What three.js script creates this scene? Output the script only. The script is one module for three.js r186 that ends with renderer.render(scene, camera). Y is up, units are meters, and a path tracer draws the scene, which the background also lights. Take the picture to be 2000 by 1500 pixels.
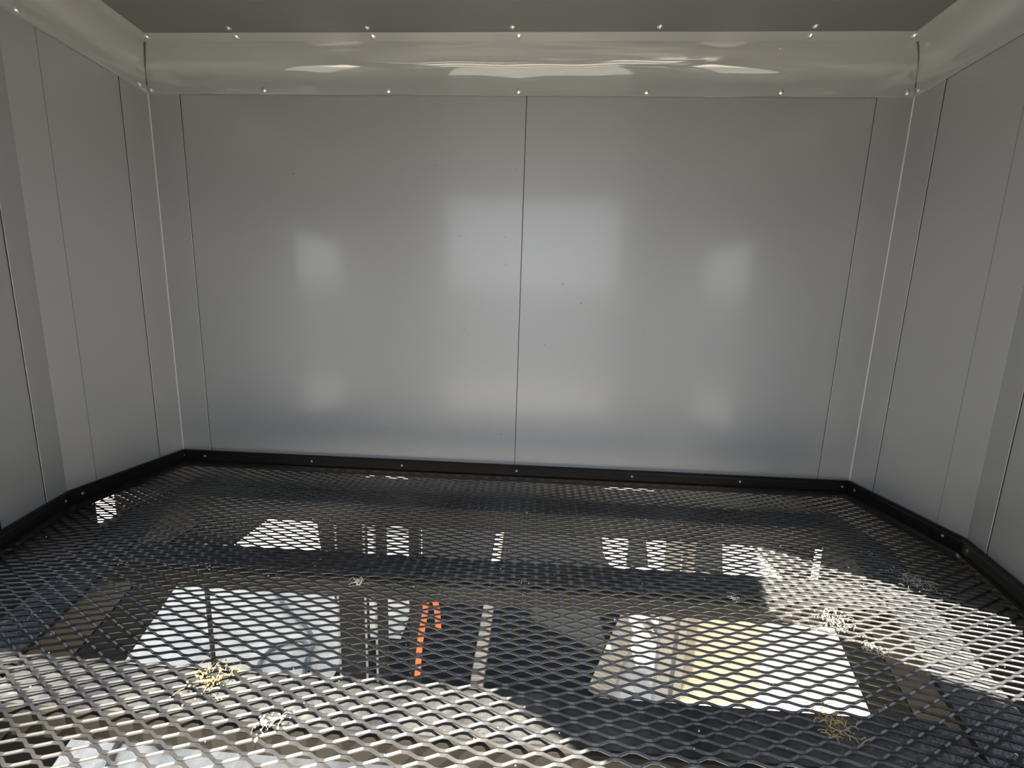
import * as THREE from 'three';
import { mergeGeometries } from 'three/addons/utils/BufferGeometryUtils.js';

// ---------------------------------------------------------------- camera, sky, sun, exposure
const scene = new THREE.Scene();
const camera = new THREE.PerspectiveCamera(88.316, 2000 / 1500, 0.02, 200);
camera.position.set(0.0836, 0.5669, 1.381);
camera.rotation.order = 'YXZ';
camera.rotation.set(THREE.MathUtils.degToRad(-8.795), THREE.MathUtils.degToRad(2.621), THREE.MathUtils.degToRad(1.775));
scene.add(camera);

const renderer = new THREE.WebGLRenderer({ antialias: true });
renderer.toneMapping = THREE.LinearToneMapping;
renderer.toneMappingExposure = 1.0;
renderer.shadowMap.enabled = true;
renderer.shadowMap.type = THREE.PCFSoftShadowMap;

const SKY_GAIN = 2.05, SUN_POWER = 26;
{ // clear pale sky: blue overhead, whitening to the horizon
  const w = 256, h = 128, d = new Float32Array(w * h * 4);
  for (let j = 0; j < h; j++) for (let i = 0; i < w; i++) {
    const el = ((j + 0.5) / h - 0.5) * Math.PI, s = Math.max(0, Math.sin(el));
    const t = Math.pow(1 - s, 3.2);
    const r = 0.68 + 0.54 * t, g = 0.82 + 0.36 * t, b = 1.04 + 0.06 * t, k = (j * w + i) * 4;
    const under = el < 0 ? 0.45 : 1;
    d[k] = r * under; d[k + 1] = g * under; d[k + 2] = b * under; d[k + 3] = 1;
  }
  const sky = new THREE.DataTexture(d, w, h, THREE.RGBAFormat, THREE.FloatType);
  sky.mapping = THREE.EquirectangularReflectionMapping;
  sky.magFilter = THREE.LinearFilter; sky.minFilter = THREE.LinearFilter; sky.needsUpdate = true;
  scene.background = sky; scene.environment = sky;
  scene.backgroundIntensity = SKY_GAIN; scene.environmentIntensity = SKY_GAIN;
}
const sun = new THREE.DirectionalLight(new THREE.Color(1, 0.94, 0.84), SUN_POWER);
sun.position.set(0.857 * 4, 2.0 * 4, 0.515 * 4);
sun.target.position.set(0, 0, 0);
sun.castShadow = true;
sun.shadow.mapSize.set(4096, 4096);
Object.assign(sun.shadow.camera, { left: -4, right: 4, top: 4, bottom: -4, near: 0.5, far: 20 });
sun.shadow.bias = -0.0004;
scene.add(sun, sun.target);

// ---------------------------------------------------------------- helpers
let seed = 20240611;
const rnd = () => { seed = (seed + 0x6d2b79f5) | 0; let t = Math.imul(seed ^ (seed >>> 15), 1 | seed); t = (t + Math.imul(t ^ (t >>> 7), 61 | t)) ^ t; return ((t ^ (t >>> 14)) >>> 0) / 4294967296; };
const lerp = (a, b, t) => a + (b - a) * t, V3 = (x, y, z) => new THREE.Vector3(x, y, z);
const used = new Map();
function numbered(name) { const n = used.get(name) ?? 0; used.set(name, n + 1); return n ? name + '_' + String(n).padStart(3, '0') : name; }
function mesh(name, geo, mat, parent = scene) {
  const m = new THREE.Mesh(geo, mat); m.name = numbered(name); m.castShadow = m.receiveShadow = true; parent.add(m); return m;
}
function struct(name) { const g = new THREE.Group(); g.name = numbered(name); g.userData.kind = 'structure'; scene.add(g); return g; }
function structMesh(name, geo, mat) { const m = mesh(name, geo, mat); m.userData.kind = 'structure'; return m; }
function tag(o, label, category, group, kind) { o.userData.label = label; o.userData.category = category; if (group) o.userData.group = group; if (kind) o.userData.kind = kind; return o; }
function thing(name, label, category, pos = [0, 0, 0], group) { const g = new THREE.Group(); g.name = numbered(name); g.position.set(...pos); scene.add(g); return tag(g, label, category, group); }
const box = (x0, x1, y0, y1, z0, z1) => { const g = new THREE.BoxGeometry(x1 - x0, y1 - y0, z1 - z0); g.translate((x0 + x1) / 2, (y0 + y1) / 2, (z0 + z1) / 2); return g; };

// tileable value noise
function noiseTex(size, cells, octaves, sd) {
  const out = new Float32Array(size * size); let amp = 1, tot = 0, c = cells, s0 = seed; seed = sd;
  for (let o = 0; o < octaves; o++) {
    const g = new Float32Array(c * c); for (let i = 0; i < c * c; i++) g[i] = rnd();
    for (let y = 0; y < size; y++) for (let x = 0; x < size; x++) {
      const fx = x / size * c, fy = y / size * c, ix = fx | 0, iy = fy | 0, jx = (ix + 1) % c, jy = (iy + 1) % c;
      let u = fx - ix, v = fy - iy; u = u * u * (3 - 2 * u); v = v * v * (3 - 2 * v);
      out[y * size + x] += amp * lerp(lerp(g[iy * c + ix], g[iy * c + jx], u), lerp(g[jy * c + ix], g[jy * c + jx], u), v);
    }
    tot += amp; amp *= 0.55; c *= 2;
  }
  for (let i = 0; i < out.length; i++) out[i] /= tot; seed = s0; return out;
}
function tex(size, f, srgb, rep = 1) {
  const d = new Uint8Array(size * size * 4);
  for (let i = 0; i < size * size; i++) { const c = f(i, i % size, (i / size) | 0); for (let k = 0; k < 3; k++) d[i * 4 + k] = Math.max(0, Math.min(255, c[k] * 255)); d[i * 4 + 3] = 255; }
  const t = new THREE.DataTexture(d, size, size); t.wrapS = t.wrapT = THREE.RepeatWrapping; t.magFilter = THREE.LinearFilter; t.minFilter = THREE.LinearMipmapLinearFilter; t.generateMipmaps = true;
  if (srgb) t.colorSpace = THREE.SRGBColorSpace; t.repeat.set(rep, rep); t.needsUpdate = true; return t;
}
// uv in metres by the dominant axis of every triangle
function boxUV(g0) {
  const g = g0.index ? g0.toNonIndexed() : g0, p = g.attributes.position, uv = new Float32Array(p.count * 2);
  const a = V3(), b = V3(), c = V3();
  for (let i = 0; i < p.count; i += 3) {
    a.fromBufferAttribute(p, i); b.fromBufferAttribute(p, i + 1); c.fromBufferAttribute(p, i + 2);
    const n = b.clone().sub(a).cross(c.clone().sub(a)), ax = Math.abs(n.x), ay = Math.abs(n.y), az = Math.abs(n.z);
    [a, b, c].forEach((q, k) => { const [u, v] = ay >= ax && ay >= az ? [q.x, q.z] : ax >= az ? [q.z, q.y] : [q.x, q.y]; uv[(i + k) * 2] = u; uv[(i + k) * 2 + 1] = v; });
  }
  g.setAttribute('uv', new THREE.BufferAttribute(uv, 2)); return g;
}

// ---------------------------------------------------------------- materials
const nA = noiseTex(512, 8, 6, 11), nB = noiseTex(512, 32, 4, 23), nC = noiseTex(256, 4, 5, 37);
const M = {};
{
  const lin = (r, g, b) => new THREE.Color().setRGB(r, g, b);
  const wallBump = tex(256, (i) => [nC[i], nC[i], nC[i]], false, 0.8);
  M.wall = new THREE.MeshPhysicalMaterial({ color: lin(0.39, 0.402, 0.415), metalness: 0.40, roughness: 0.50, clearcoat: 1.0, clearcoatRoughness: 0.15, bumpMap: wallBump, bumpScale: 0.0012 });
  M.cove = new THREE.MeshPhysicalMaterial({ color: lin(0.385, 0.392, 0.39), metalness: 0.22, roughness: 0.07, ior: 1.6 });
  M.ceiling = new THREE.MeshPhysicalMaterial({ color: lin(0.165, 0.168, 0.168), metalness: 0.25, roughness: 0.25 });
  M.dark = new THREE.MeshPhysicalMaterial({ color: lin(0.012, 0.012, 0.013), roughness: 0.8, specularIntensity: 0.2 });
  M.bead = new THREE.MeshStandardMaterial({ color: lin(0.62, 0.63, 0.64), roughness: 0.45 });
  M.screw = new THREE.MeshStandardMaterial({ color: lin(0.86, 0.86, 0.84), metalness: 1, roughness: 0.22 });
  M.blackTrim = new THREE.MeshPhysicalMaterial({ color: lin(0.006, 0.006, 0.0065), roughness: 0.45, specularIntensity: 0.4 });
  M.blackScrew = new THREE.MeshStandardMaterial({ color: lin(0.25, 0.25, 0.26), metalness: 1, roughness: 0.35 });
  M.mesh = new THREE.MeshPhysicalMaterial({ ior: 1.6, color: 0xffffff, vertexColors: true, roughness: 0.40 });
  const dust = tex(512, (i) => { const d = Math.min(1, Math.max(0, (nA[i] - 0.3) * 2.2)), q = 0.85 + 0.3 * (nB[i] - 0.5); return [lerp(0.22, 0.44, d) * q, lerp(0.22, 0.435, d) * q, lerp(0.23, 0.41, d) * q]; }, true, 2.2);
  const dustBump = tex(512, (i) => [nB[i], nB[i], nB[i]], false, 6);
  M.steel = new THREE.MeshPhysicalMaterial({ color: 0xffffff, map: dust, roughness: 0.42, ior: 1.6, bumpMap: dustBump, bumpScale: 0.0012 });
  M.web = new THREE.MeshPhysicalMaterial({ color: lin(0.026, 0.0235, 0.019), roughness: 0.6, specularIntensity: 0.3 });
  M.steelDark = new THREE.MeshPhysicalMaterial({ color: lin(0.007, 0.007, 0.0072), roughness: 0.7, specularIntensity: 0.12 });
  M.post = new THREE.MeshPhysicalMaterial({ color: lin(0.022, 0.020, 0.018), roughness: 0.6, specularIntensity: 0.3 });
  M.greyPost = new THREE.MeshStandardMaterial({ color: lin(0.33, 0.32, 0.29), roughness: 0.6 });
  const conc = tex(512, (i) => { const q = 0.80 + 0.20 * (nA[i] - 0.5) + 0.18 * (nB[i] - 0.5); return [q, q * 0.945, q * 0.86]; }, true, 0.9);
  const concB = tex(512, (i) => [0.6 * nA[i] + 0.4 * nB[i], 0, 0].fill(0.6 * nA[i] + 0.4 * nB[i]), false, 1.6);
  M.concrete = new THREE.MeshStandardMaterial({ color: 0xffffff, map: conc, roughness: 0.9, bumpMap: concB, bumpScale: 0.012 });
  M.pale = new THREE.MeshStandardMaterial({ color: lin(0.30, 0.30, 0.285), roughness: 0.5 });
  M.white = new THREE.MeshStandardMaterial({ color: lin(0.62, 0.61, 0.57), roughness: 0.5 });
  M.mat = new THREE.MeshPhysicalMaterial({ color: lin(0.013, 0.0128, 0.012), roughness: 0.95, specularIntensity: 0.1, bumpMap: dustBump, bumpScale: 0.003 });  // near-black, for the flat dark sheets on the ground
  M.wood = new THREE.MeshStandardMaterial({ color: 0xffffff, roughness: 0.75, map: tex(256, (i, x, y) => { const q = 0.72 + 0.16 * Math.sin(y * 0.42 + 5 * nC[i]) * 0.5 + 0.2 * (nC[i] - 0.5); return [q * 0.93, q * 0.82, q * 0.66]; }, true, 3) });
  M.orange = new THREE.MeshStandardMaterial({ color: lin(0.92, 0.14, 0.015), roughness: 0.6 });
  M.cable = new THREE.MeshStandardMaterial({ color: lin(0.09, 0.10, 0.105), roughness: 0.5 });
  M.rubber = new THREE.MeshStandardMaterial({ color: lin(0.03, 0.03, 0.03), roughness: 0.5 });
  M.joint = new THREE.MeshStandardMaterial({ color: lin(0.10, 0.092, 0.072), roughness: 0.8 });
  M.cream = new THREE.MeshStandardMaterial({ color: lin(0.27, 0.24, 0.17), roughness: 0.7, bumpMap: dustBump, bumpScale: 0.001 });
  M.straw = new THREE.MeshStandardMaterial({ color: lin(0.46, 0.30, 0.11), roughness: 0.85, side: THREE.DoubleSide });
  M.paleStraw = new THREE.MeshStandardMaterial({ color: lin(0.40, 0.375, 0.30), roughness: 0.9, side: THREE.DoubleSide });
  M.crumb = new THREE.MeshStandardMaterial({ color: lin(0.60, 0.585, 0.55), roughness: 0.9 });
}

// ---------------------------------------------------------------- plan of the cabin (metres)
const X = 1.219, ZB = 0.385, SL = 0.435, ZF = 1.18, HC = 1.38, T = 0.03;
const halfW = (z) => z < ZB ? X : X - SL * (z - ZB), XF = halfW(ZF);
// plan corners, walked from the front left round the back to the front right
const PLAN = [[-XF, ZF], [-X, ZB], [-X, 0], [X, 0], [X, ZB], [XF, ZF]].map(([x, z]) => new THREE.Vector2(x, z));
const dirOf = (i) => PLAN[i + 1].clone().sub(PLAN[i]).normalize();
const normOf = (i) => { const d = dirOf(i); return new THREE.Vector2(-d.y, d.x); };             // into the room
// the corner k of the plan, moved into the room by n on both walls that meet there
function corner(k, n) {
  const p = PLAN[k];
  if (k === 0 || k === PLAN.length - 1) return p.clone().addScaledVector(normOf(k === 0 ? 0 : k - 1), n);
  const a = normOf(k - 1), b = normOf(k), c = a.dot(b); return p.clone().addScaledVector(a.clone().add(b), n / (1 + c));
}
// sweeps a closed profile [[n, y], ...] along wall i with mitred ends
function sweep(i, profile, segs = 1, wob = null, s0 = 0, s1 = 1) {
  const pos = [], idx = [], m = profile.length;
  for (let k = 0; k <= segs; k++) for (let j = 0; j < m; j++) {
    let [n, y] = profile[j]; const t = lerp(s0, s1, k / segs);
    if (wob) [n, y] = wob(n, y, t, j);
    const a = corner(i, n), b = corner(i + 1, n); pos.push(lerp(a.x, b.x, t), y, lerp(a.y, b.y, t));
  }
  for (let k = 0; k < segs; k++) for (let j = 0; j < m; j++) { const a = k * m + j, b = k * m + (j + 1) % m, c = a + m, d = b + m; idx.push(a, b, c, b, d, c); }
  const sh = THREE.ShapeUtils.triangulateShape(profile.map((q) => new THREE.Vector2(...q)), []);
  for (const [a, b, c] of sh) { idx.push(a, c, b); const o = segs * m; idx.push(o + a, o + b, o + c); }
  let g = new THREE.BufferGeometry(); g.setAttribute('position', new THREE.Float32BufferAttribute(pos, 3)); g.setIndex(idx);
  g = g.toNonIndexed(); g.computeVertexNormals(); return g;
}
// is the profile wound the right way? (flip when the volume is negative)
function outward(g) {
  const p = g.attributes.position, a = V3(), b = V3(), c = V3(); let v = 0;
  for (let i = 0; i < p.count; i += 3) { a.fromBufferAttribute(p, i); b.fromBufferAttribute(p, i + 1); c.fromBufferAttribute(p, i + 2); v += a.dot(b.cross(c)); }
  if (v < 0) { for (let i = 0; i < p.count; i += 3) { for (const k of ['x', 'y', 'z']) { const s = 'set' + k.toUpperCase(), q = 'get' + k.toUpperCase(), t = p[q](i + 1); p[s](i + 1, p[q](i + 2)); p[s](i + 2, t); } } g.computeVertexNormals(); }
  return g;
}
const solid = (...a) => boxUV(outward(sweep(...a)));
const rect = (n0, n1, y0, y1) => [[n0, y0], [n1, y0], [n1, y1], [n0, y1]];
const wallLen = (i) => PLAN[i + 1].distanceTo(PLAN[i]);
// a slab on wall i between distances a and b along it (no mitre)
function slab(i, a, b, y0, y1, n0, n1, bev = 0.0008) {
  const d = dirOf(i), n = normOf(i), p = PLAN[i];
  const sh = new THREE.Shape([[a, y0], [b, y0], [b, y1], [a, y1]].map((q) => new THREE.Vector2(...q)));
  const g = new THREE.ExtrudeGeometry(sh, { depth: n1 - n0 - (bev ? bev : 0), bevelEnabled: !!bev, bevelThickness: bev, bevelSize: bev, bevelOffset: -bev, bevelSegments: 1 });
  const m = new THREE.Matrix4().makeBasis(V3(d.x, 0, d.y), V3(0, 1, 0), V3(n.x, 0, n.y)); m.setPosition(p.x + n.x * n0, 0, p.y + n.y * n0);
  // basis is right- or left-handed depending on the walk; keep triangles facing outwards
  const uv = g.attributes.uv; void uv; g.applyMatrix4(m); const ng = g.index ? g.toNonIndexed() : g; outward(ng); ng.computeVertexNormals(); return boxUV(ng);
}

// screw heads: a dome with a flange, axis +y
const screwGeo = new THREE.LatheGeometry([[0, 0.0042], [0.0022, 0.0040], [0.0042, 0.0030], [0.0050, 0.0014], [0.0072, 0.0010], [0.0076, 0]].map((q) => new THREE.Vector2(...q)), 14);
const smallScrewGeo = screwGeo.clone().scale(0.6, 0.6, 0.6);
function screw(parent, x, y, z, nx, ny, nz, mat = M.screw, geo = screwGeo) {
  const s = mesh('screw', geo, mat, parent); s.position.set(x, y, z); s.quaternion.setFromUnitVectors(V3(0, 1, 0), V3(nx, ny, nz).normalize()); return s;
}
// ---------------------------------------------------------------- walls (panels with open seams on a dark backing)
const YT = HC, G = 0.0008, SK = -0.13, SD = -0.36;                                     // top of the panels, half a seam
const wallBack = struct('wall_back');
mesh('wall_backing', slab(2, -T, 2 * X + T, -0.010, YT + T, -T, 0, 0), M.dark, wallBack);
{ // the skirt hangs on below the floor, with two narrow slots left open
  const at = (x) => x + X; let a = -T;
  for (const [q, r] of [[at(-0.53), at(-0.314)], [at(0.37), at(0.556)], [2 * X + T, 0]]) { mesh('skirt', slab(2, a, q, SK, -0.010, -T, 0, 0), M.steelDark, wallBack); if (r) mesh('skirt', slab(2, q, r, SK, -0.034, -T, 0, 0), M.steelDark, wallBack); a = r; }
}
mesh('panel', slab(2, 0.0, X + 0.039 - G, 0.022, YT, 0.0002, 0.003), M.wall, wallBack);
mesh('panel', slab(2, X + 0.039 + G, 2 * X, 0.022, YT, 0.0002, 0.003), M.wall, wallBack);
for (const [i, side] of [[1, 'left'], [3, 'right']]) {
  const w = struct('wall_' + side), L = wallLen(i);
  mesh('wall_backing', slab(i, 0, L, -0.010, YT + T, -T, 0, 0), M.dark, w);
  if (i === 1) for (const [a, b, y1] of [[0, 0.070, -0.01], [0.070, 0.150, -0.095], [0.150, L, -0.01]]) mesh('skirt', slab(i, a, b, SD, y1, -T, 0, 0), M.steelDark, w);
  else mesh('skirt', slab(i, 0, L, SD, -0.01, -T, 0, 0), M.steelDark, w);
  mesh('panel', slab(i, 0, L, 0.022, YT, 0.0002, 0.003), M.wall, w);
}
// the angled walls, each with a tall opening; the front wall with the doorway
const OPEN0 = 0.26, OPEN1 = 0.545, OPEN_TOP = 0.985, T2 = 0.008;
for (const [i, side] of [[0, 'front_left'], [4, 'front_right']]) {
  const w = struct('wall_' + side), L = wallLen(i), at = (a, b) => i === 0 ? [L - b, L - a] : [a, b];   // distance from the bend
  const piece = (a, b, y0, y1) => {
    mesh('wall_backing', slab(i, ...at(a, b), y0, y1, -T2, 0, 0), M.dark, w);
    mesh('panel', slab(i, ...at(a, b), Math.max(0.022, y0), Math.min(y1, YT), 0.0002, 0.003), M.wall, w);
  };
  piece(0, OPEN0, SD, YT + T); piece(OPEN1, L, SD, YT + T); piece(OPEN0, OPEN1, OPEN_TOP, YT + T);
  mesh('skirt', slab(i, ...at(OPEN0, OPEN1), SD, 0.058, -T2, 0, 0), M.steelDark, w);
  const f = struct('window_' + (i === 0 ? 1 : 2));
  for (const [a, b, y0, y1] of [[OPEN0 - 0.03, OPEN0, 0.06, OPEN_TOP + 0.03], [OPEN1, OPEN1 + 0.03, 0.06, OPEN_TOP + 0.03], [OPEN0, OPEN1, OPEN_TOP, OPEN_TOP + 0.03]])
    mesh('window_frame', slab(i, ...at(a, b), y0, y1, 0.003, 0.011, 0.001), M.blackTrim, f);
}
{
  const w = struct('wall_front');
  for (const [a, b, y0, y1] of [[-XF - 0.01, -0.47, -0.02, HC + T], [0.603, XF + 0.01, -0.02, HC + T], [-0.47, 0.603, 1.31, HC + T]]) mesh('panel', boxUV(box(a, b, y0, y1, ZF - 0.008, ZF)), M.wall, w);
}
{ // ceiling sheet
  const c = struct('ceiling'), sh = new THREE.Shape(PLAN.map((p) => { const q = p.clone(); q.x *= 1.0; return q; }));
  const g = new THREE.ExtrudeGeometry(sh, { depth: T, bevelEnabled: false }); g.rotateX(Math.PI / 2); g.translate(0, HC + T, 0);
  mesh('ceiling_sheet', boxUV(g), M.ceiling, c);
  mesh('added_overhang', boxUV(box(-X, X, HC + 0.005, HC + T, -0.27, -0.0002)), M.ceiling, c);  // unseen overhang, added to carry the cabin shadow further back on the ground
  for (const x of [-0.822, -0.416, -0.003, 0.402, 0.815]) screw(c, x, HC, 0.143, 0, -1, 0);
}
// corner strips: thin folded sheets with a pale sealant bead in the fold
const strips = [[1, 2, 0.098, 0.112, 'left'], [2, 3, 0.112, 0.098, 'right'], [0, 1, 0.078, 0.078, 'left'], [3, 4, 0.078, 0.078, 'right']];
strips.forEach(([i, j, wi, wj], k) => {
  const g = struct('trim_' + (k + 1)), Li = wallLen(i);
  const a = slab(i, Li - wi, Li - 0.0005, 0.022, YT, 0.0032, 0.0052), b = slab(j, 0.0005, wj, 0.022, YT, 0.0032, 0.0052);
  mesh('corner_strip', mergeGeometries([a, b]), M.wall, g);
  // the shaded open joint along each edge of the strip
  for (const [w, s] of [[i, Li - wi - 0.0012], [j, wj]]) mesh('strip_joint', slab(w, s, s + 0.0012, 0.022, YT, 0.0030, 0.0038, 0), M.dark, g);
  if (k < 2) {
    const c = corner(j, 0.0058), bead = new THREE.CylinderGeometry(0.0017, 0.0017, 1.225, 10); bead.translate(c.x, 0.058 + 0.6125, c.y);
    mesh('sealant_bead', bead, M.bead, g);
  }
});
// ---------------------------------------------------------------- cove between walls and ceiling
const coveProfile = [[0.0055, 1.278], [0.0066, 1.2785], [0.0115, 1.301]];
{
  const A = [0.0115, 1.301], B = [0.0135, 1.371], C = [0.100, 1.3725];
  for (let k = 1; k <= 14; k++) { const t = k / 14, u = 1 - t; coveProfile.push([u * u * A[0] + 2 * u * t * B[0] + t * t * C[0], u * u * A[1] + 2 * u * t * B[1] + t * t * C[1]]); }
  coveProfile.push([0.1262, 1.3786], [0.1265, 1.3795], [0.0055, 1.3795]);
}
const wave = (s, f, p) => Math.sin(s * f + p);
function coveWob(len, pins) {
  return (n, y, t, j) => {
    if (j < 1 || j > 16) return [n, y];
    const s = t * len, up = j / 16, k = Math.sin(Math.PI * Math.min(1, up)) ;
    let d = 0.0016 * wave(s, 5.1, 0.4 + 2 * up) + 0.0011 * wave(s, 11.3, 2.1 - 3 * up) + 0.0006 * wave(s, 23.7, 1.2 + 5 * up);
    d *= 0.25 + k;
    for (const q of pins) { const e = (s - q) / 0.05; d -= 0.0014 * Math.exp(-e * e) * Math.exp(-Math.pow((up - 0.15) / 0.12, 2)); }
    const cx = j < 3 ? 1 : Math.max(0.3, 1 - up), cy = j < 3 ? 0 : -up;
    return [n + d * cx, y + d * cy];
  };
}
function smoothSweep(...a) { // smooth along the run, creased across the profile's sharp folds only
  const g = outward(sweep(...a)), p = g.attributes.position, map = new Map(), nn = g.attributes.normal, fn = [];
  const key = (i) => Math.round(p.getX(i) * 2e4) + '_' + Math.round(p.getY(i) * 2e4) + '_' + Math.round(p.getZ(i) * 2e4);
  for (let i = 0; i < p.count; i++) { const k = key(i); if (!map.has(k)) map.set(k, []); map.get(k).push(i); fn.push(V3(nn.getX(i), nn.getY(i), nn.getZ(i))); }
  for (const l of map.values()) for (const i of l) { const s = V3(0, 0, 0); for (const j of l) if (fn[j].dot(fn[i]) > 0.987) s.add(fn[j]); s.normalize(); nn.setXYZ(i, s.x, s.y, s.z); }
  return boxUV(g);
}
const lowX = [-1.199, -0.815, -0.405, 0.013, 0.412, 0.819, 1.189], upX = [-1.096, -0.820, -0.410, 0.014, 0.822, 1.097];
{
  const c = struct('trim_5'); mesh('cove_strip', smoothSweep(2, coveProfile, 220, coveWob(2 * X, lowX.map((x) => x + X))), M.cove, c);
  for (const x of lowX) screw(c, x, 1.290, 0.0084, 0, -0.1, 1);
  for (const x of upX) screw(c, x, 1.3752, 0.114, 0, -0.97, 0.22);
  const l = struct('trim_6'); mesh('cove_strip', smoothSweep(1, coveProfile, 40, coveWob(0.385, [0.05, 0.345])), M.cove, l);
  screw(l, -X + 0.0084, 1.292, 0.034, 1, 0, 0); screw(l, -X + 0.0084, 1.290, 0.343, 1, 0, 0);
  const r = struct('trim_7'); mesh('cove_strip', smoothSweep(3, coveProfile, 40, coveWob(0.385, [0.02, 0.34])), M.cove, r);
  screw(r, X - 0.0084, 1.293, 0.019, -1, 0, 0); screw(r, X - 0.0084, 1.293, 0.345, -1, 0, 0);
  // open mitre joints at the two back corners
  for (const [k, g] of [[2, c], [3, c]]) { const pts = coveProfile.slice(2, 17).map(([n, y]) => { const q = corner(k, n); return V3(q.x, y, q.y); }); mesh('mitre_joint', new THREE.TubeGeometry(new THREE.CatmullRomCurve3(pts), 24, 0.0026, 6, false), M.joint, g); }
  for (const [i, n] of [[0, 8], [4, 9]]) { const e = struct('trim_' + n); mesh('cove_strip', smoothSweep(i, coveProfile, 20, null), M.cove, e); }
}
// ---------------------------------------------------------------- black base trim
const baseProfile = [[0.0055, 0.0065], [0.019, 0.0065], [0.0195, 0.0165], [0.0135, 0.0195], [0.0125, 0.046], [0.0145, 0.049], [0.0145, 0.056], [0.0125, 0.058], [0.0055, 0.058]];
for (const [i, side, scr] of [[2, 'back', [-1.126, -0.715, -0.375, 0.047, 0.461, 0.839, 1.188]], [1, 'left', [0.010, 0.353]], [3, 'right', [0.04, 0.334]], [0, 'front_left', [0.025]], [4, 'front_right', [0.03]]]) {
  const b = struct('baseboard_' + side); mesh('base_strip', solid(i, baseProfile), M.blackTrim, b);
  const n = normOf(i), d = dirOf(i);
  for (const q of scr) {
    let x, z;
    if (i === 2) { x = q; z = 0; } else if (i === 1) { x = -X; z = q; } else if (i === 3) { x = X; z = q; } else { const p = i === 0 ? PLAN[1].clone().addScaledVector(d, -q) : PLAN[4].clone().addScaledVector(d, q); x = p.x; z = p.y; }
    screw(b, x + n.x * 0.0128, 0.037, z + n.y * 0.0128, n.x, 0, n.y, M.blackScrew, smallScrewGeo);
  }
}
// ---------------------------------------------------------------- expanded steel floor: one sheet of zigzag strands joined at the bonds
{
  const L = 0.0511, S = 0.0230, h = S / 2, w = 0.0040, t = 0.0032, rise = 0.0016, flat = 0.0040;
  const x0 = 0.1397, z0 = 0.711;
  // a bevelled strand section, its top turned towards the doorway; the bonds are turned further than the strands between them
  const section = (tilt) => [[-1, -0.6], [-0.7, -1], [0.7, -1], [1, -0.6], [1, 0.6], [0.7, 1], [-0.7, 1], [-1, 0.6]].map(([u, v]) => { const cz = u * w / 2, cy = v * t / 2; return [cz * Math.cos(tilt) + cy * Math.sin(tilt), cy * Math.cos(tilt) - cz * Math.sin(tilt)]; });
  const atBond = section(0.80), between = section(0.42);
  const pos = [], col = [], nor = [], idx = [], k0 = Math.ceil((0.012 - z0) / h), k1 = Math.floor((ZF - 0.02 - z0) / h), N = nA, base = [0.009, 0.0095, 0.012], dusty = [0.105, 0.099, 0.088];
  const noise = (x, z) => N[(((Math.floor((z + 3) * 190)) % 512) * 512 + (Math.floor((x + 3) * 190) % 512))];
  const a = V3(), b = V3(), n = V3();
  for (let k = k0; k < k1; k++) {
    const hw = halfW(z0 + k * h) - 0.008, j0 = Math.ceil((-hw - x0) / (L / 2)), j1 = Math.floor((hw - x0) / (L / 2)), rings = [];
    for (let j = j0; j <= j1; j++) {
      const far = ((j + k) & 1) === 0, zc = far ? z0 + k * h + w * 0.34 : z0 + (k + 1) * h - w * 0.34, yc = far ? -rise : rise, xc = x0 + j * L / 2, mid = z0 + (k + 0.5) * h;
      for (const [dx, f, sect] of [[-flat - 0.0022, 0.17, between], [-flat + 0.0010, 0.02, atBond], [flat - 0.0010, 0.02, atBond], [flat + 0.0022, 0.17, between]]) rings.push([xc + dx, lerp(yc, 0, f) - 0.0005, lerp(zc, mid, f), sect]);
    }
    // eight flat faces along the strand; normals smooth along it, sharp across it
    for (let s = 0; s < 8; s++) {
      const first = pos.length / 3;
      rings.forEach(([x, y, z, sect], r) => {
        const p0 = sect[s], p1 = sect[(s + 1) % 8];
        const q0 = rings[Math.max(0, r - 1)], q1 = rings[Math.min(rings.length - 1, r + 1)];
        a.set(q1[0] - q0[0], q1[1] - q0[1], q1[2] - q0[2]); b.set(0, p1[1] - p0[1], p1[0] - p0[0]); n.crossVectors(b, a).normalize();
        const out = n.y * (p0[1] + p1[1]) + n.z * (p0[0] + p1[0]); if (out < 0) n.negate();
        for (const [sz, sy] of [p0, p1]) {
          pos.push(x, y + sy, z + sz); nor.push(n.x, n.y, n.z);
          const d = Math.max(0, Math.min(1, (noise(x, z) - 0.32) * 2.1)), dd = d * (n.y > 0.2 ? 1 : 0.35);
          for (let c = 0; c < 3; c++) col.push(lerp(base[c], dusty[c], dd * 0.8 + 0.03));
        }
        if (r) { const c = first + r * 2; idx.push(c - 2, c - 1, c, c - 1, c + 1, c); }
      });
    }
  }
  const g = new THREE.BufferGeometry(); g.setAttribute('position', new THREE.Float32BufferAttribute(pos, 3)); g.setAttribute('normal', new THREE.Float32BufferAttribute(nor, 3)); g.setAttribute('color', new THREE.Float32BufferAttribute(col, 3));
  { // wind the triangles to agree with the normals
    a.fromArray(pos, idx[0] * 3); b.fromArray(pos, idx[1] * 3).sub(a); const c = V3().fromArray(pos, idx[2] * 3).sub(a); b.cross(c);
    if (b.dot(n.fromArray(nor, idx[0] * 3)) < 0) for (let i = 0; i < idx.length; i += 3) { const q = idx[i + 1]; idx[i + 1] = idx[i + 2]; idx[i + 2] = q; }
  }
  g.setIndex(idx);
  structMesh('floor', g, M.mesh);
}
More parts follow.
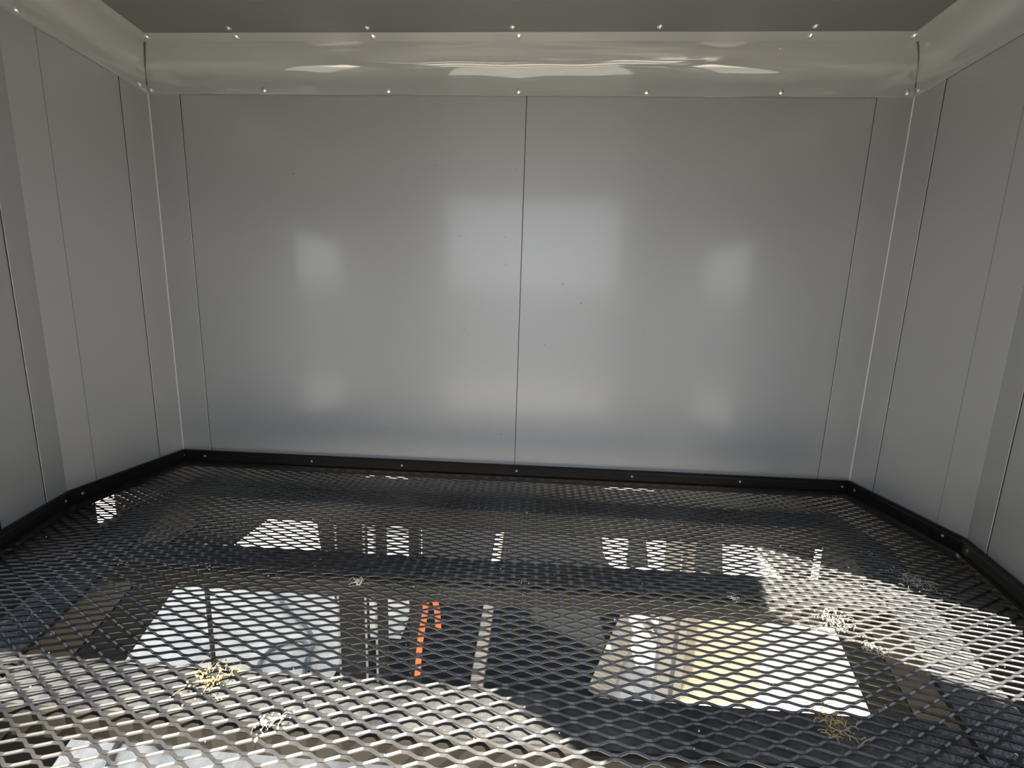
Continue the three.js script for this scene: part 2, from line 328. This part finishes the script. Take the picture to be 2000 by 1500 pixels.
// ---------------------------------------------------------------- steel base frame below the mesh
const TOP = -0.0095;
{
  const f = thing('base_frame', 'black dusty steel base frame carrying the mesh floor', 'frame');
  const tube = (name, i, n0, n1, y0, y1, mat) => mesh(name, solid(i, [[n0, y0 + 0.004], [n0 + 0.004, y0], [n1 - 0.004, y0], [n1, y0 + 0.004], [n1, y1 - 0.004], [n1 - 0.004, y1], [n0 + 0.004, y1], [n0, y1 - 0.004]]), mat, f);
  tube('perimeter_beam', 2, 0.152, 0.262, TOP - 0.055, TOP, M.web); mesh('dust_layer', solid(2, rect(0.157, 0.257, TOP - 0.0005, TOP + 0.0006)), M.steel, f);
  for (const i of [0, 1, 3, 4]) { tube('perimeter_beam', i, 0.150, 0.250, TOP - 0.10, TOP, M.web); mesh('dust_layer', solid(i, rect(0.155, 0.245, TOP - 0.0005, TOP + 0.0006)), M.steel, f); }
  for (const i of [0, 1, 3, 4]) tube('lower_rail', i, 0.156, 0.247, -0.265, TOP - 0.101, M.steelDark);
  for (const [za, zb] of [[0.492, 0.589], [0.832, 0.922]]) {
    const hw = Math.min(halfW(za), halfW(zb)) - 0.258; let g = box(-hw, hw, TOP - 0.048, TOP - 0.001, za, zb);
    const sh = new THREE.Shape([[za + 0.004, TOP - 0.048], [zb - 0.004, TOP - 0.048], [zb, TOP - 0.044], [zb, TOP - 0.009], [zb - 0.0025, TOP - 0.0035], [zb - 0.008, TOP - 0.001], [za + 0.004, TOP - 0.001], [za, TOP - 0.005], [za, TOP - 0.044]].map((q) => new THREE.Vector2(...q)));
    g = new THREE.ExtrudeGeometry(sh, { depth: 2 * hw, bevelEnabled: false }); g.applyMatrix4(new THREE.Matrix4().makeBasis(V3(0, 0, 1), V3(0, 1, 0), V3(-1, 0, 0))); g.translate(hw, 0, 0);
    mesh('cross_member', boxUV(outward(g.index ? g.toNonIndexed() : g)), M.web, f);
    mesh('dust_layer', boxUV(box(-hw, hw, TOP - 0.0015, TOP - 0.0004, za + 0.005, zb - 0.009)), M.steel, f);
  }
  for (const [x0, x1] of [[-1.215, -0.972], [0.972, 1.063]]) mesh('lower_rail', boxUV(box(x0, x1, -0.265, -0.135, -0.62, -0.035)), M.steelDark, f);
  for (const [x0, x1] of [[-1.185, -0.972], [0.972, 1.063]]) mesh('lower_rail', boxUV(box(x0, x1, -0.265, -0.135, -0.034, 0.10)), M.steelDark, f);
  { const sh = new THREE.Shape([[-0.76, -0.2], [-0.663, -0.2], [-0.663, -0.68], [-0.685, -0.60], [-0.722, -0.54], [-0.735, -0.45]].map((q) => new THREE.Vector2(...q))); const g = new THREE.ExtrudeGeometry(sh, { depth: 0.006, bevelEnabled: false }); g.translate(0, 0, -0.078); mesh('gusset_plate', boxUV(g), M.post, f); }
  // legs under the back beam
  const leg = (x0, x1, mat, z0 = -0.09, z1 = -0.05) => mesh('leg', boxUV(box(x0, x1, -1.15, -0.02, z0, z1)), mat, f);
  leg(-0.663, -0.555, M.post); leg(-0.505, -0.475, M.post); leg(-0.372, -0.333, M.post); leg(0.642, 0.691, M.greyPost); leg(0.711, 0.741, M.greyPost); leg(-1.245, -1.233, M.post, -0.07, -0.058);
  for (const x of [-0.666, -0.552, -0.508]) mesh('leg_edge', boxUV(box(x - 0.004, x + 0.004, -1.15, -0.06, -0.0495, -0.044)), M.greyPost, f);
}
// ---------------------------------------------------------------- the ground and what stands or lies on it
const GY = -1.15;
{
  structMesh('ground', boxUV(box(-30, 30, GY - 0.2, GY, -30, 1.9)), M.concrete);
  const grit = tex(256, (i) => { const q = 0.46 + 0.18 * (nC[i] - 0.5); return [q, q * 0.98, q * 0.93]; }, true, 0.7);
  structMesh('ground', boxUV(box(-30, 30, GY - 0.2, GY - 0.01, 1.9, 30)), new THREE.MeshStandardMaterial({ color: 0xffffff, map: grit, roughness: 0.95 }));
}
structMesh('added_backdrop', boxUV(box(-14, 14, GY, GY + 2.7, 10.7, 10.9)), new THREE.MeshStandardMaterial({ color: new THREE.Color().setRGB(0.16, 0.16, 0.15), roughness: 0.9 }));  // unseen backdrop, added to darken what the back wall reflects
{ // pale board
  const b = thing('upright_board', 'pale white upright board on the ground behind the dark legs', 'board', [-0.765, GY, -0.97]);
  mesh('board_sheet', boxUV(box(-0.185, 0.185, 0.0, 0.33, -0.012, 0.012)), M.white, b);
  mesh('board_rail', boxUV(box(-0.185, 0.185, 0.33, 0.384, -0.010, 0.010)), M.greyPost, b);
  mesh('board_sheet', boxUV(box(-0.185, 0.185, 0.384, 0.454, -0.012, 0.012)), M.white, b);
}
const MX = 0.0;
{ // flat dark sheets filling the dark area of the ground, with a slit between
  const mk = (pts, label) => { const sh = new THREE.Shape(pts.map((q) => new THREE.Vector2(...q))); const g = new THREE.ExtrudeGeometry(sh, { depth: 0.012, bevelEnabled: true, bevelSize: 0.004, bevelThickness: 0.004, bevelSegments: 1 }); g.rotateX(-Math.PI / 2); g.translate(0, GY + 0.004, 0); tag(mesh('dark_sheet', boxUV(g), M.mat), label, 'mat'); };
  mk([[-1.08, 2.8], [-0.72, 1.02], [-0.565, 1.0], [-0.555, 0.48], [-0.80, 0.48], [-0.80, 0.2], [-0.155, 0.2], [-0.155, 2.8]], 'flat dark sheet on the ground left of the narrow tan strip');
  mk([[-0.075, 2.6], [-0.075, 0.2], [0.41, 0.2], [0.76, 0.93], [0.68, 1.4], [0.85, 2.6]], 'wide dark sheet on the ground right of the narrow tan strip');
  mk([[1.50, 1.95], [1.76, 1.84], [1.49, 1.25], [1.24, 1.30]].map(([x, z]) => [x + MX, z]), 'small dark sheet lying far out behind the cream sheet');
  mk([[1.03, 1.95], [1.14, 1.95], [0.985, 1.30], [0.84, 1.30]], 'narrow dark strip lying far out between two pale patches');
  const s = mesh('plank', boxUV(box(-0.145, -0.085, GY, GY + 0.02, -2.4, -0.2)), M.wood); tag(s, 'narrow tan plank lying between the two dark sheets', 'plank');
  const p = mesh('plank', boxUV(box(-0.05, 0.05, 0, 0.03, -0.42, 0.42)), M.wood); p.position.set(0.652, GY + 0.02, -0.6); p.rotation.y = -0.484 + Math.PI * 0; p.rotation.y = Math.atan2(-0.312, 0.591); tag(p, 'tan weathered plank lying slanted under the right of the floor', 'plank');
}
{ // two sheets standing behind the right of the floor
  const c = mesh('standing_sheet', boxUV(box(-0.21, 0.21, 0, 0.62, -0.008, 0.008)), M.cream); c.position.set(0.965, GY, -0.26); tag(c, 'cream sheet standing under the right of the floor', 'sheet');
  const w = mesh('standing_sheet', boxUV(box(-0.28, 0.28, 0, 0.60, -0.006, 0.006)), M.pale); w.position.set(1.47, GY, -0.30); tag(w, 'pale sheet standing to the right of the cream sheet', 'sheet');
}
const tubeOf = (pts, r, n = 60) => new THREE.TubeGeometry(new THREE.CatmullRomCurve3(pts.map((q) => V3(...q))), n, r, 8, false);
{ // orange strap hung over the back edge of a cross member
  const z = 0.60, s = thing('hanging_cord', 'bright orange cord hanging in a narrow loop below the middle cross member', 'cord');
  mesh('cord_loop', tubeOf([[-0.166, -0.300, z - 0.06], [-0.158, -0.2, z - 0.06], [-0.147, -0.13, z - 0.06], [-0.142, -0.085, z - 0.06], [-0.134, -0.064, z - 0.06], [-0.124, -0.085, z - 0.06], [-0.117, -0.12, z - 0.06], [-0.114, -0.165, z - 0.06]], 0.0072), M.orange, s);
}
{ // cables on the ground
  const y = GY + 0.012;
  tag(mesh('cable', tubeOf([[-1.95, y, -1.25], [-1.82, y, -1.128], [-1.588, y, -0.921], [-1.304, y, -0.662], [-1.098, y, -0.521], [-1.005, y, -0.423], [-0.987, y, -0.328], [-0.947, y, -0.2], [-1.02, y + 0.01, -0.16], [-1.19, y, -0.26], [-1.20, y, -0.36], [-1.141, y, -0.42], [-1.06, y + 0.02, -0.41], [-1.0, y + 0.03, -0.36], [-0.93, y + 0.01, -0.25]], 0.010, 140), M.cable), 'grey cable curling across the pale ground left of the legs', 'cable');
  tag(mesh('hose', tubeOf([[-1.38, y, 0.33], [-1.44, y, 0.22], [-1.50, y, 0.12], [-1.50, y, 0.06], [-1.44, y, 0.04], [-1.36, y, 0.10], [-1.29, y, 0.12], [-1.22, y, 0.03], [-1.1, y, -0.05]], 0.012, 90), M.rubber), 'dark hose looped on the ground under the front left of the floor', 'hose');
  tag(mesh('hose', tubeOf([[0.82, GY + 0.03, -0.72], [0.85, GY + 0.04, -0.62], [0.885, GY + 0.03, -0.50], [0.90, GY + 0.02, -0.40], [0.89, GY + 0.02, -0.31]], 0.016, 60), M.rubber), 'black curved hose beside the slanted tan plank', 'hose');
}
// ---------------------------------------------------------------- straw and crumbs caught on the mesh
function clump(name, label, x, z, r, blades, crumbs, mat, cat) {
  const g = [], q = new THREE.Quaternion(), m = new THREE.Matrix4();
  for (let i = 0; i < blades; i++) {
    const l = lerp(0.006, 0.020, rnd()), a = rnd() * Math.PI * 2, px = (rnd() + rnd() - 1) * r, pz = (rnd() + rnd() - 1) * r, y = 0.004 + rnd() * 0.006;
    const dx = Math.cos(a) * l / 2, dz = Math.sin(a) * l / 2, b = (rnd() - 0.3) * 0.008;
    g.push(new THREE.TubeGeometry(new THREE.QuadraticBezierCurve3(V3(px - dx, y - 0.001, pz - dz), V3(px + b, y + 0.004 + rnd() * 0.006, pz + b), V3(px + dx, y, pz + dz)), 4, 0.0003 + rnd() * 0.0003, 4, false));
  }
  for (let i = 0; i < crumbs; i++) {
    const s = lerp(0.0008, 0.0028, rnd() * rnd()), c = new THREE.IcosahedronGeometry(s, 0);
    q.setFromEuler(new THREE.Euler(rnd() * 6, rnd() * 6, rnd() * 6)); m.compose(V3((rnd() + rnd() - 1) * r, 0.0035 + s * 0.5, (rnd() + rnd() - 1) * r), q, V3(1.4, 0.8, 1)); c.applyMatrix4(m); g.push(c);
  }
  const o = mesh(name, mergeGeometries(g.map((k) => (k.index ? k.toNonIndexed() : k))), mat); o.position.set(x, 0, z); return tag(o, label, cat, null, 'stuff');
}
clump('straw_clump', 'tan straw bits in the sunlight at the left front of the mesh', -0.395, 0.865, 0.040, 24, 90, M.straw, 'straw');
clump('straw_clump', 'thin tan straw tuft in the shade at the right front of the mesh', 0.545, 0.862, 0.035, 50, 6, M.straw, 'straw');
clump('straw_clump', 'pale dry grass strands snagged on the mesh near the right bend', 0.985, 0.500, 0.05, 60, 4, M.paleStraw, 'straw');
clump('crumb_pile', 'pale dusty crumbs heaped on the mesh at the edge of the right sun patch', 0.705, 0.650, 0.038, 16, 110, M.paleStraw, 'crumbs');
clump('crumb_pile', 'loose pale crumbs on the sunlit mesh nearer the front right', 0.722, 0.715, 0.022, 10, 60, M.paleStraw, 'crumbs');
clump('crumb_pile', 'small white crumbs on the shaded mesh left of the orange cord', -0.272, 0.617, 0.016, 8, 26, M.crumb, 'crumbs');
clump('crumb_pile', 'pale dried splatter crumbs on the sunlit mesh at the front', -0.262, 0.925, 0.026, 8, 36, M.paleStraw, 'crumbs');
clump('crumb_pile', 'few white crumbs on the mesh over the tan plank', 0.535, 0.597, 0.014, 5, 20, M.crumb, 'crumbs');
{ // scattered specks
  const spots = [[-0.826, 0.598], [0.51, 0.277], [0.431, 0.27], [0.055, 0.479], [0.083, 0.585], [-0.632, 0.598], [-0.459, 0.609], [-0.821, 0.766], [0.63, 0.835], [-1.167, 0.353], [0.983, 0.387], [1.0, 0.524], [1.15, 0.03]];
  const n = 340, im = new THREE.InstancedMesh(new THREE.IcosahedronGeometry(0.0012, 0), M.crumb, n), m = new THREE.Matrix4(), q = new THREE.Quaternion();
  for (let i = 0; i < n; i++) {
    let x, z; if (i < 110) { const s = spots[i % spots.length]; x = s[0] + (rnd() - 0.5) * 0.04; z = s[1] + (rnd() - 0.5) * 0.03; } else { z = lerp(0.03, 1.0, rnd()); x = (rnd() * 2 - 1) * (halfW(z) - 0.05); }
    const s = lerp(0.5, 1.5, rnd() * rnd()); q.setFromEuler(new THREE.Euler(rnd() * 6, rnd() * 6, 0)); m.compose(V3(x, 0.0036, z), q, V3(s * 1.4, s * 0.7, s)); im.setMatrixAt(i, m);
  }
  im.name = numbered('dust_specks'); im.castShadow = im.receiveShadow = true; scene.add(im); tag(im, 'tiny white specks scattered over the black mesh floor', 'specks', null, 'stuff');
}
{ // dark flecks stuck to the back wall
  const n = 34, im = new THREE.InstancedMesh(new THREE.IcosahedronGeometry(0.0011, 0), M.dark, n), m = new THREE.Matrix4(), q = new THREE.Quaternion();
  for (let i = 0; i < n; i++) { const k = lerp(0.5, 1.5, rnd()); m.compose(V3((rnd() + rnd() - 1) * 0.95 + 0.05, lerp(0.12, 1.22, rnd()), 0.0034), q, V3(k, k * (0.6 + rnd()), 0.5)); im.setMatrixAt(i, m); }
  im.name = numbered('dark_flecks'); im.castShadow = im.receiveShadow = true; scene.add(im); tag(im, 'tiny dark flecks dotted over the grey back wall', 'flecks', null, 'stuff');
}
renderer.render(scene, camera);
